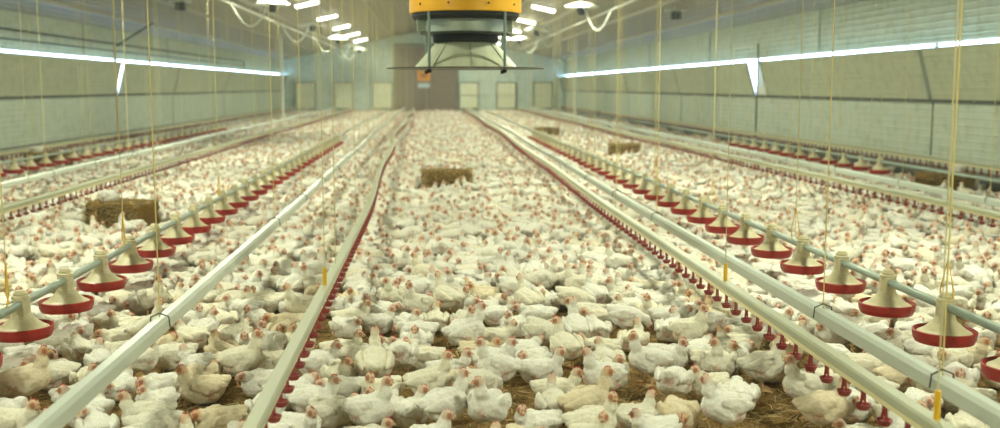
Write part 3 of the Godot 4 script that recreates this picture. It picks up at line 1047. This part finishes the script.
# ---------------------------------------------------------------- yellow heater
func build_heater() -> void:
	var z := -8.1
	var x := 0.274
	var o := thing("hanging_heater", "yellow drum heater with galvanised deflector cone hanging over the centre aisle", "heater", Vector3(x, 1.735, z))
	part("deflector_disc", lathe_mesh([Vector2(0.0, 0.0), Vector2(0.60, 0.002), Vector2(0.605, 0.006), Vector2(0.60, 0.010), Vector2(0.0, 0.008)], 48), M.dark_steel, o)
	var cone := part("deflector_cone", lathe_mesh([Vector2(0.395, 0.012), Vector2(0.385, 0.022), Vector2(0.225, 0.198), Vector2(0.215, 0.205), Vector2(0.0, 0.205)], 40), M.heater_cone, o)
	var seam := begin()
	add_tube(seam, [Vector3(0, 0.024, 0.388), Vector3(0, 0.200, 0.226)], [0.004, 0.004], 5)
	var seam_mesh := done(seam)
	for k in 8:
		part("seam", seam_mesh, M.heater_sheet, cone, Vector3.ZERO, Vector3(0, TAU * k / 8.0 + 0.1, 0))
	part("neck", lathe_mesh([Vector2(0.245, 0.200), Vector2(0.25, 0.245), Vector2(0.25, 0.262), Vector2(0.0, 0.262)], 36), M.black_part, o)
	part("flange", lathe_mesh([Vector2(0.0, 0.258), Vector2(0.345, 0.258), Vector2(0.35, 0.266), Vector2(0.345, 0.274), Vector2(0.0, 0.274)], 40), M.dark_steel, o)
	part("outlet_ring", lathe_mesh([Vector2(0.318, 0.274), Vector2(0.318, 0.366), Vector2(0.0, 0.366)], 40), M.heater_sheet, o)
	var bracket := box_mesh(Vector3(0.10, 0.13, 0.08), 0.008)
	part("bracket", bracket, M.heater_sheet, o, Vector3(-0.32, 0.34, 0.06))
	part("bracket", bracket, M.heater_sheet, o, Vector3(0.31, 0.34, -0.02))
	# drum: open skirt at the bottom so the dark inside shows
	part("drum", lathe_mesh([Vector2(0.408, 0.415), Vector2(0.420, 0.415), Vector2(0.424, 0.422), Vector2(0.424, 1.18), Vector2(0.40, 1.22), Vector2(0.0, 1.24)], 56), M.heater_yellow, o)
	part("inner_skirt", lathe_mesh([Vector2(0.30, 0.366), Vector2(0.388, 0.366), Vector2(0.407, 0.390), Vector2(0.407, 0.60), Vector2(0.0, 0.60)], 48), M.black_part, o)
	for a in [[-0.278, 0.30], [0.278, 0.30], [-0.30, -0.27], [0.30, -0.27]]:
		var p := Vector3(a[0], 0, a[1])
		part("rod", tube_mesh([p + Vector3(0, -0.03, 0), p + Vector3(0, 0.46, 0)], 0.011, 8), M.galvanised, o)
		part("nut", lathe_mesh([Vector2(0.0, -0.032), Vector2(0.016, -0.03), Vector2(0.016, -0.008), Vector2(0.0, -0.006)], 6), M.black_part, o, p)
	for a in [0.0, TAU / 3, 2 * TAU / 3]:
		var p := Vector3(cos(a) * 0.3, 1.21, sin(a) * 0.3)
		part("chain", tube_mesh([p, Vector3(p.x * 0.2, roof_y(x + p.x * 0.2) - 1.735, p.z * 0.2)], 0.006, 5), M.galvanised, o)
	for a in [0.6, 1.2, 1.9, 2.5]:
		part("rivet", lathe_mesh([Vector2(0.0, -0.008), Vector2(0.007, -0.006), Vector2(0.007, 0.006), Vector2(0.0, 0.008)], 6), M.black_part, o, Vector3(cos(a) * 0.425, 0.47, sin(a) * 0.425))

# ---------------------------------------------------------------- brooders, gas pipes and roof boxes
func build_brooders() -> void:
	var dish := lathe_mesh([Vector2(0.12, -0.02), Vector2(0.45, -0.05), Vector2(0.46, -0.045), Vector2(0.44, 0.0), Vector2(0.20, 0.09), Vector2(0.0, 0.11)], 28)
	var burner := lathe_mesh([Vector2(0.0, -0.24), Vector2(0.08, -0.23), Vector2(0.13, -0.10), Vector2(0.14, -0.02), Vector2(0.0, -0.02)], 16)
	for side in 2:
		var px := -5.0 if side == 0 else 4.75
		var py := roof_y(px) - 0.32
		var word := "left" if side == 0 else "right"
		var pipe := thing("gas_pipe", "thin white gas pipe running under the %s roof slope" % word, "pipe", Vector3(px, py, 0), 0, "gas pipes")
		part("pipe", tube_mesh([Vector3(0, 0, 2.0), Vector3(0, 0, -58.0)], 0.03, 8), M.white_paint, pipe)
		for k in 12:
			part("hanger", tube_mesh([Vector3(0, 0, -2.0 - 5.0 * k), Vector3(0, 0.32, -2.0 - 5.0 * k)], 0.01, 5), M.white_paint, pipe)
		var zs := [-27.5, -36.7, -46.9, -55.0, -60.5] if side == 0 else [-27.9, -39.4, -46.9]
		var order := ["nearest", "second", "third", "fourth", "fifth"]
		for k in zs.size():
			var x := -4.0 if side == 0 else 4.0
			var o := thing("gas_brooder", "%s round white brooder dish hanging under the %s roof slope" % [order[k], word], "brooder", Vector3(x, 3.72, zs[k]), 0, "%s row of brooders" % word)
			part("dish", dish, M.white_paint, o)
			part("burner", burner, M.black_part, o)
			part("hanger", tube_mesh([Vector3(0, 0.10, 0), Vector3(0, roof_y(x) - 3.72, 0)], 0.008, 5), M.galvanised, o)
			var dx := px - x
			var dy := py - 3.72
			var hose := []
			for q in 13:
				var u := q / 12.0
				hose.append(Vector3(lerpf(0.0, dx - signf(dx) * 0.06, u), lerpf(0.11, dy - 0.05, u) - 0.62 * sin(u * PI), 0.1 + 0.4 * u))
			part("gas_hose", tube_mesh(hose, 0.018, 6), M.white_paint, o)
	for side in 2:
		var x := -6.1 if side == 0 else 6.2
		var word := "left" if side == 0 else "right"
		var o := thing("roof_box", "small dark box on a white bracket under the %s roof slope" % word, "box", Vector3(x, roof_y(x), -26.6), 0, "roof boxes")
		part("bracket", box_mesh(Vector3(0.55, 0.05, 0.08), 0.01), M.white_paint, o, Vector3(0, -0.1, 0))
		part("stem", box_mesh(Vector3(0.05, 0.12, 0.05), 0.006), M.white_paint, o, Vector3(0, -0.04, 0))
		part("box_body", box_mesh(Vector3(0.24, 0.20, 0.2), 0.02), M.black_part, o, Vector3(0.02, -0.22, 0))

# ---------------------------------------------------------------- bales
var bale_spots := []
func build_bales() -> void:
	var list := [
		[Vector3(0.24, 0, -15.7), 0.05, "straw bale standing alone in the centre aisle", 0.73],
		[Vector3(-3.35, 0, -11.6), -0.35, "straw bale left of the left feeder row", 0.66],
		[Vector3(-7.22, 0, -20.4), 0.0, "dark straw bale near the left wall behind feeder pans", 0.78],
		[Vector3(3.54, 0, -31.9), 0.02, "far low straw bale behind the right feeder row", 0.74],
		[Vector3(4.22, 0, -22.7), -0.10, "straw bale right of the right feeder row", 0.66],
		[Vector3(7.42, 0, -14.7), 0.0, "dark straw bale near the right wall", 0.68]]
	var mesh := bale_mesh(0.9, 0.37, 0.45)
	for b in list:
		bale_spots.append(b[0])
		var o := thing("straw_bale", b[2], "bale", b[0], b[1], "straw bales")
		var k: float = b[3] / 0.9
		part("packed_straw", mesh, M.bale_straw, o).scale = Vector3(k, 1.0, 1)
		for s in [-0.22, 0.22]:
			part("twine", loop_mesh(s * k * 1.0, 0.365, 0.47), M.twine, o)
		var xf := []
		var cols := []
		for i in 1100:
			var fx := rng.randf_range(-0.46, 0.46) * k
			var top := rng.randf() < 0.45
			var q := Vector3(fx, 0.355 + rng.randf() * 0.012, rng.randf_range(-0.22, 0.22)) if top else Vector3(fx, rng.randf_range(0.02, 0.35), 0.232 if rng.randf() < 0.7 else -0.232)
			var bs := Basis.from_euler(Vector3(rng.randf_range(-0.5, 0.5), rng.randf_range(-0.9, 0.9), rng.randf_range(-0.7, 0.7)))
			xf.append(Transform3D(bs.scaled(Vector3(1, 1, 1) * rng.randf_range(0.6, 1.3)), q))
			var v := rng.randf_range(0.35, 1.25)
			cols.append(Color(0.50 * v, 0.37 * v, 0.15 * v))
		var mm := multi(straw_mesh(), xf, cols)
		mm.name = "loose_straw"
		mm.material_override = M.straw
		mm.set_meta("kind", "stuff")
		o.add_child(mm)

var straw_cache: ArrayMesh
func straw_mesh() -> ArrayMesh:
	if straw_cache == null:
		var st := begin()
		add_box(st, Vector3(-0.045, 0, -0.002), Vector3(0.045, 0.003, 0.002))
		straw_cache = done(st)
	return straw_cache

func loop_mesh(x: float, h: float, d: float) -> ArrayMesh:
	return tube_mesh([Vector3(x, 0.01, d / 2), Vector3(x, h - 0.03, d / 2), Vector3(x, h + 0.005, d / 2 - 0.03), Vector3(x, h + 0.005, -d / 2 + 0.03), Vector3(x, h - 0.03, -d / 2), Vector3(x, 0.01, -d / 2)], 0.004, 5)

func bale_mesh(w: float, h: float, d: float) -> ArrayMesh:
	var n := FastNoiseLite.new()
	n.seed = 8
	n.frequency = 9.0
	var st := begin()
	st.set_smooth_group(0)
	var bump := func(v: Vector3) -> Vector3:
		# rounded box with lumps
		var c := Vector3(clampf(v.x, -w / 2 + 0.05, w / 2 - 0.05), clampf(v.y, 0.04, h - 0.05), clampf(v.z, -d / 2 + 0.05, d / 2 - 0.05))
		var dirv := v - c
		if dirv.length() > 1e-5: v = c + dirv.normalized() * 0.05
		var k := n.get_noise_3dv(v) * 0.034 + n.get_noise_3dv(v * 3.0) * 0.016
		return v + (v - Vector3(0, h / 2, 0)).normalized() * k
	var faces := [[Vector3(-w / 2, 0, d / 2), Vector3(w, 0, 0), Vector3(0, h, 0)], [Vector3(w / 2, 0, -d / 2), Vector3(-w, 0, 0), Vector3(0, h, 0)], [Vector3(-w / 2, 0, -d / 2), Vector3(0, 0, d), Vector3(0, h, 0)], [Vector3(w / 2, 0, d / 2), Vector3(0, 0, -d), Vector3(0, h, 0)], [Vector3(-w / 2, h, d / 2), Vector3(w, 0, 0), Vector3(0, 0, -d)]]
	for f in faces:
		var N := 16
		for i in N:
			for j in N:
				var g4 := []
				for q in [[0, 0], [0, 1], [1, 1], [1, 0]]:
					g4.append(bump.call(f[0] + f[1] * ((i + q[0]) / float(N)) + f[2] * ((j + q[1]) / float(N))))
				quad(st, g4[0], g4[1], g4[2], g4[3])
	return done(st)

# ---------------------------------------------------------------- the flock
var hash := {}
var placed := []

func spots_of(x: float, z: float, heading: float) -> Array:
	var d := Vector2(sin(heading), cos(heading)) * 0.062 * BIRD
	return [Vector2(x, z) + d, Vector2(x, z) - d]

func free_at(x: float, z: float, heading: float, gap: float) -> bool:
	for c in spots_of(x, z, heading):
		var cx := int(floor(c.x / 0.2))
		var cz := int(floor(c.y / 0.2))
		for i in range(cx - 1, cx + 2):
			for j in range(cz - 1, cz + 2):
				for o in hash.get(Vector2i(i, j), []):
					if c.distance_squared_to(o) < gap * gap: return false
	return true

func occupy(x: float, z: float, heading: float) -> void:
	for c in spots_of(x, z, heading):
		var key := Vector2i(int(floor(c.x / 0.2)), int(floor(c.y / 0.2)))
		if not hash.has(key): hash[key] = []
		hash[key].append(c)

var stones := []
func discs_of(a: Array) -> Array:
	# ground plan of a bird as discs: [offset right, offset forward, radius]
	var d := [[0.0, 0.050, 0.101], [0.0, -0.030, 0.111], [0.0, -0.118, 0.052]]
	if a[3] in [0, 1, 2, 10, 11]: d.append([0.0, 0.125, 0.030])
	if a[3] == 3: d.append([0.01, 0.165, 0.028])
	if a[3] == 7: d.append([-0.035, 0.175, 0.028])
	if a[3] == 8: d.append([0.03, 0.195, 0.028])
	if a[3] == 9: d.append([0.085, 0.05, 0.03])
	return d

# birds in front jostle until they no longer press into each other
func settle(list: Array) -> void:
	var movers := []
	for a in list:
		if a[1] > -7.4: movers.append(a)
	for step in 170:
		var grid := {}
		var discs := []
		for i in movers.size():
			var a: Array = movers[i]
			var f := Vector2(sin(a[2]), cos(a[2]))
			var r := Vector2(cos(a[2]), -sin(a[2]))
			for d in discs_of(a):
				var c: Vector2 = Vector2(a[0], a[1]) + (r * d[0] + f * d[1]) * BIRD
				var key := Vector2i(int(floor(c.x / 0.2)), int(floor(c.y / 0.2)))
				if not grid.has(key): grid[key] = []
				grid[key].append(discs.size())
				discs.append([c, d[2] * BIRD, i])
		for q in stones:
			var key := Vector2i(int(floor(q[0] / 0.2)), int(floor(q[1] / 0.2)))
			if not grid.has(key): grid[key] = []
			grid[key].append(discs.size())
			discs.append([Vector2(q[0], q[1]), q[2], -1])
		var push := []
		var twist := PackedFloat32Array()
		twist.resize(movers.size())
		for i in movers.size(): push.append(Vector2.ZERO)
		for key in grid:
			for dx in [0, 1]:
				for dz in [-1, 0, 1]:
					if dx == 0 and dz < 0: continue
					var other := Vector2i(key.x + dx, key.y + dz)
					if not grid.has(other): continue
					for i in grid[key]:
						for j in grid[other]:
							if dx == 0 and dz == 0 and j <= i: continue
							var A: Array = discs[i]
							var B: Array = discs[j]
							if A[2] == B[2]: continue
							var v: Vector2 = A[0] - B[0]
							var l := v.length()
							var want: float = A[1] + B[1]
							if l >= want: continue
							var m := v / maxf(l, 1e-4) * (want - l) * 0.5
							for e in 2:
								var me: Array = A if e == 0 else B
								if me[2] < 0: continue
								var a: Array = movers[me[2]]
								var mm := m if e == 0 else -m
								push[me[2]] += mm
								var arm: Vector2 = me[0] - Vector2(a[0], a[1])
								twist[me[2]] += arm.y * mm.x - arm.x * mm.y
		for i in movers.size():
			var a: Array = movers[i]
			var p: Vector2 = push[i] * 0.55 * a[4]
			if p.length() > 0.05: p = p.normalized() * 0.05
			a[0] = clampf(a[0] + p.x, LEFT_X + 0.15, RIGHT_X - 0.15)
			a[1] += p.y
			a[2] += clampf(twist[i] * 14.0, -0.12, 0.12) * a[4]

func block(p: Vector3) -> void:
	var key := Vector2i(int(floor(p.x / 0.2)), int(floor(p.z / 0.2)))
	if not hash.has(key): hash[key] = []
	hash[key].append(Vector2(p.x, p.z))

func build_flock() -> void:
	# birds one can pick out in the foreground: floor point as seen, heading (0 faces the camera, 90 faces right), pose, tint, words
	var near := [
		[446, 436, 105, 4, 0, "standing upright in profile facing right at the bottom centre"],
		[490, 437, 335, 6, 0, "standing toward the camera with head turned left, bottom centre"],
		[423, 412, 75, 4, 1, "with large red face standing behind the bottom centre pair"],
		[449, 384, 90, 0, 0, "sitting in profile facing right behind the bottom centre birds"],
		[420, 372, 285, 0, 1, "sitting facing left, fourth row back in the centre"],
		[502, 398, 278, 4, 0, "big round, standing facing left behind the bottom centre pair"],
		[494, 373, 90, 0, 0, "sitting flat facing right with head raised, behind the big round one"],
		[540, 384, 86, 0, 0, "sitting in profile facing right beside a dark litter patch"],
		[548, 403, 80, 0, 1, "lying broadside with pink wing line, lower centre"],
		[541, 440, 300, 1, 0, "at the bottom edge facing left, right of centre"],
		[404, 382, 182, 8, 0, "seen from behind with its tail low, left of centre"],
		[375, 394, 182, 4, 1, "seen from behind with neck stretched up, left of centre"],
		[315, 418, 88, 0, 0, "broad sitting beside the left red drinker line at the bottom"],
		[337, 424, 60, 10, 2, "greyish, hunched, between drinker line and bottom centre"],
		[369, 440, 58, 4, 0, "large, bottom edge, head lowered to the right, left of centre"],
		[388, 408, 320, 1, 1, "small with curled neck behind the large bottom edge bird"],
		[300, 445, 40, 0, 0, "with upright red comb at the bottom by the left drinker line"],
		[342, 363, 92, 0, 1, "sitting right beside the red nipples, upper left of the aisle"],
		[318, 377, 88, 0, 0, "sitting facing right tight against the left red nipples"],
		[341, 389, 15, 1, 1, "facing the camera, wedged behind the hunched greyish one"],
		[586, 437, 95, 4, 3, "cream coloured with tan neck standing at the bottom edge"],
		[592, 404, 300, 6, 0, "with swan-like curved neck facing left, behind the cream one"],
		[606, 374, 188, 10, 2, "sitting with its back to the camera on open litter"],
		[648, 389, 286, 4, 0, "standing in profile facing left with feet showing"],
		[661, 411, 155, 8, 0, "bending down with rounded rump toward the camera"],
		[692, 398, 305, 0, 1, "with orange face sitting beside the bending bird"],
		[712, 394, 338, 6, 2, "with bright red face looking out toward the camera, right side"],
		[669, 370, 40, 0, 0, "with red face lying behind the standing profile bird"],
		[656, 447, 300, 2, 0, "low at the bottom edge facing left under the bending bird"],
		[722, 440, 288, 6, 0, "at the bottom edge facing left, right of the litter gap"],
		[759, 394, 82, 4, 2, "tall, standing with a brownish raised neck near right drinkers"],
		[737, 410, 172, 7, 0, "small, seen from behind with dark marks on its back"],
		[727, 370, 100, 3, 0, "lying with smooth white back near the right drinker line"],
		[806, 420, 282, 4, 2, "with grey head standing facing left under the right drinkers"],
		[822, 440, 72, 4, 3, "with brown neck reaching up toward the red nipples"],
		[536, 327, 262, 3, 0, "lying as a round white mound in mid aisle"],
		[496, 325, 92, 10, 0, "sitting facing right in mid aisle beside a shadowed gap"],
		[573, 320, 80, 8, 1, "leaning forward over a dark litter gap in mid aisle"],
		[596, 341, 182, 3, 0, "round back to the camera, right of mid aisle"],
		[576, 355, 186, 4, 0, "seen from behind with slim neck raised, right of centre"],
		[542, 347, 82, 0, 0, "with red face sitting facing right in mid aisle"],
		[497, 352, 60, 1, 1, "with red face half turned toward the camera in mid aisle"],
		[435, 300, 90, 3, 0, "long and flat, lying broadside behind the bare litter patch"],
		[418, 318, 55, 0, 0, "with bright red comb at the edge of the bare litter patch"],
		[352, 330, 95, 0, 1, "sitting facing right at the aisle's left near the drinkers"],
		[462, 345, 200, 3, 0, "lying with rounded back among the mid aisle crowd"],
		[404, 345, 275, 7, 0, "lying broad and white left of mid aisle"],
		[255, 305, 260, 3, 0, "lying as a big white mound between left rail and drinkers"],
		[204, 402, 285, 0, 3, "with yellowish head sitting on bare litter by the left rail"],
		[240, 390, 80, 4, 1, "standing with raised head between left rail and drinker line"],
		[27, 412, 85, 4, 3, "large dingy, standing in the bottom left corner"],
		[20, 440, 60, 0, 1, "low at the very bottom left corner"],
		[668, 328, 80, 3, 0, "lying broadside right of mid aisle before the red nipples"],
		[708, 345, 200, 8, 0, "ruffled, seen from behind beside the right drinker line"],
	]
	var flock_all := []   # [x, z, heading, pose, mobility, index in near or -1]
	for i in near.size():
		var b: Array = near[i]
		var p := floor_at(b[0], b[1] - (4.0 if b[3] in [4, 5, 6, 8] else 0.0))
		occupy(p.x, p.z, deg_to_rad(b[2]))
		flock_all.append([p.x, p.z, deg_to_rad(b[2]), b[3], 0.35, i])
	# bare litter patches of the photograph
	for c in [[430, 312], [447, 308], [376, 343], [388, 347], [563, 332], [566, 342], [520, 400], [518, 425], [690, 418], [770, 405], [768, 425], [640, 405], [618, 412], [205, 418], [500, 357], [690, 335], [842, 352], [355, 352], [785, 372], [575, 396], [820, 358]]:
		var p := floor_at(c[0], c[1])
		block(p)
		stones.append([p.x, p.z, 0.085])
	for p in bale_spots:
		for i in range(-3, 4):
			for j in range(-1, 2):
				block(Vector3(p.x + i * 0.12, 0, p.z + j * 0.15))
	# the rest, thrown at random until the floor is full
	var n := FastNoiseLite.new()
	n.seed = 31
	n.frequency = 0.9
	var rows := [[-2.6, -7.2, 11000, 0.148], [-7.2, -16.0, 38000, 0.110], [-16.0, -30.0, 60000, 0.108], [-30.0, -63.8, 110000, 0.112]]
	for r in rows:
		for t in r[2]:
			var x := rng.randf_range(LEFT_X + 0.2, RIGHT_X - 0.2)
			var z := rng.randf_range(r[1], r[0])
			var h := rng.randf() * TAU
			var gap: float = r[3] + 0.02 * n.get_noise_2d(x, z)
			if n.get_noise_2d(x + 40.0, z) > 0.36 and z > -8.0: continue
			if not free_at(x, z, h, gap): continue
			occupy(x, z, h)
			flock_all.append([x, z, h, pick_pose(x, z), 1.0, -1])
	print("birds ", flock_all.size())
	settle(flock_all)
	var all := []
	var used := 0
	for a in flock_all:
		if a[5] < 0:
			all.append(a)
			continue
		var b: Array = near[a[5]]
		add_bird(a[3], Vector3(a[0], 0, a[1]), a[2], b[4], "white broiler chicken " + b[5] if b[4] != 3 else "broiler chicken " + b[5], "foreground chickens", rng.randf_range(0.97, 1.05))
		used += 1
	# nearest in view become individuals
	var view := []
	var rest := []
	for a in all:
		var s := seen_at(Vector3(a[0], 0.1, a[1]))
		if s.x > -15 and s.x < 1015 and s.y < 450: view.append([s.z, a])
		else: rest.append(a)
	view.sort_custom(func(a, b): return a[0] < b[0])
	for i in view.size():
		var a: Array = view[i][1]
		if used >= 296:
			rest.append(a)
			continue
		var pose: int = a[3]
		var zone := "in the centre aisle"
		if a[0] < -2.23: zone = "left of the left feeder row"
		elif a[0] < -1.38: zone = "beside the left feeder row"
		elif a[0] < -0.64: zone = "between left rail and drinkers"
		elif a[0] > 2.67: zone = "right of the right feeder row"
		elif a[0] > 1.8: zone = "beside the right rail"
		var hd: float = fposmod(rad_to_deg(a[2]), 360.0)
		var face := "facing the camera"
		if hd > 45 and hd <= 135: face = "facing right"
		elif hd > 135 and hd <= 225: face = "seen from behind"
		elif hd > 225 and hd <= 315: face = "facing left"
		var tint: int = [0, 0, 0, 0, 0, 1, 1, 1, 2, 2, 2, 3][rng.randi() % 12]
		if zone == "in the centre aisle":
			zone = "in the left of the centre aisle" if a[0] < 0.15 else ("in the middle of the centre aisle" if a[0] < 0.95 else "in the right of the centre aisle")
		var dist := "front edge" if -a[1] < 4.3 else ("near rows" if -a[1] < 4.9 else ("middle rows" if -a[1] < 5.5 else "farther rows"))
		var tone: String = ["clean white", "creamy white", "greyish white", "dingy cream"][tint]
		var lab := "%s chicken %s %s %s, %s" % [tone, birds[pose].what, face, zone, dist]
		add_bird(pose, Vector3(a[0], 0, a[1]), a[2], tint, lab, "chickens " + zone, rng.randf_range(0.93, 1.06))
		used += 1
	# birds sitting on bales
	for q in [[1, 108.0, 203.0, 1.3, 3, "white broiler chicken lying on the bale left of the feeder row"], [5, 978.0, 176.0, 4.4, 3, "white broiler chicken lying on the dark bale by the right wall"], [2, 50.0, 150.0, 2.0, 10, "white broiler chicken sitting on the dark bale by the left wall"]]:
		var p := floor_at(q[1], q[2], 0.355)
		var c: Vector3 = bale_spots[q[0]]
		add_bird(q[4], Vector3(clampf(p.x, c.x - 0.22, c.x + 0.22), 0.352, c.z), q[3], 0, q[5], "chickens on bales")
	# the uncountable remainder
	var flock := Node3D.new()
	flock.name = "chicken_flock"
	add_child(flock)
	tag(flock, "dense flock of small white broiler chickens filling the house to its end wall", "flock", "", "stuff")
	var xf := []
	var cols := []
	for i in birds.size():
		xf.append([])
		cols.append([])
	for a in rest:
		var pose: int = a[3]
		var sc := rng.randf_range(0.93, 1.06)
		xf[pose].append(Transform3D(Basis(Vector3.UP, a[2]).scaled(Vector3.ONE * sc * BIRD), Vector3(a[0], 0, a[1])))
		var v := rng.randf_range(0.90, 1.0)
		var warm := rng.randf() * rng.randf() * 0.22
		cols[pose].append(Color(v, v * (1.0 - warm * 0.35), v * (1.0 - warm)))
	for i in birds.size():
		var b: Dictionary = birds[i]
		var mesh: ArrayMesh = b.body.duplicate()
		mesh.surface_set_material(0, M.feather_0)
		var bits := {"comb": M.comb_red, "wattles": M.comb_red, "beak": M.beak_horn, "eyes": M.eye_dark}
		for k in bits:
			mesh.add_surface_from_arrays(Mesh.PRIMITIVE_TRIANGLES, b[k].surface_get_arrays(0))
			mesh.surface_set_material(mesh.get_surface_count() - 1, bits[k])
		if xf[i].is_empty(): continue
		var o := multi(mesh, xf[i], cols[i])
		o.name = b.what + "_chickens"
		flock.add_child(o, true)

func pick_pose(x: float, z: float) -> int:
	# under the low hanging lines nobody stands
	var low := false
	for lx in [-0.64, -1.38, 1.8, 2.035, -2.23, 2.67, -4.27, 5.4, -5.15, 5.8, -6.6, 6.88, 7.7, -7.75]:
		if absf(path_x(x, z, 0.0) - lx) < 0.2: low = true
	for lx in [-2.23, 2.67, -6.6, 6.88]:
		if absf(x - lx) < 0.22: return [3, 7, 3][rng.randi() % 3]
	var pool := [0, 0, 1, 1, 2, 2, 3, 3, 7, 9, 10, 10] if low else [0, 0, 1, 1, 2, 2, 3, 3, 3, 7, 9, 10, 10, 11, 4, 5, 6, 8]
	return pool[rng.randi() % pool.size()]

# ---------------------------------------------------------------- loose straw on the litter
func build_litter() -> void:
	var xf := []
	var cols := []
	for i in 42000:
		var z := -2.4 - 11.0 * pow(rng.randf(), 1.6)
		var half := 1.0 - z * 0.5
		var x := rng.randf_range(-half - 0.3, half + 0.6)
		var b := Basis.from_euler(Vector3(rng.randf_range(-0.25, 0.25), rng.randf() * TAU, rng.randf_range(-0.3, 0.3)))
		var s := rng.randf_range(0.3, 1.0)
		xf.append(Transform3D(b.scaled_local(Vector3(s, 1, 1)), Vector3(x, rng.randf_range(-0.012, 0.004), z)))
		var v := rng.randf_range(0.35, 1.25)
		cols.append(Color(0.60 * v, 0.46 * v, 0.22 * v))
	var o := multi(straw_mesh(), xf, cols)
	o.name = "litter_straw"
	o.material_override = M.straw
	add_child(o)
	tag(o, "loose yellow-brown straw scattered over the litter floor", "straw", "", "stuff")
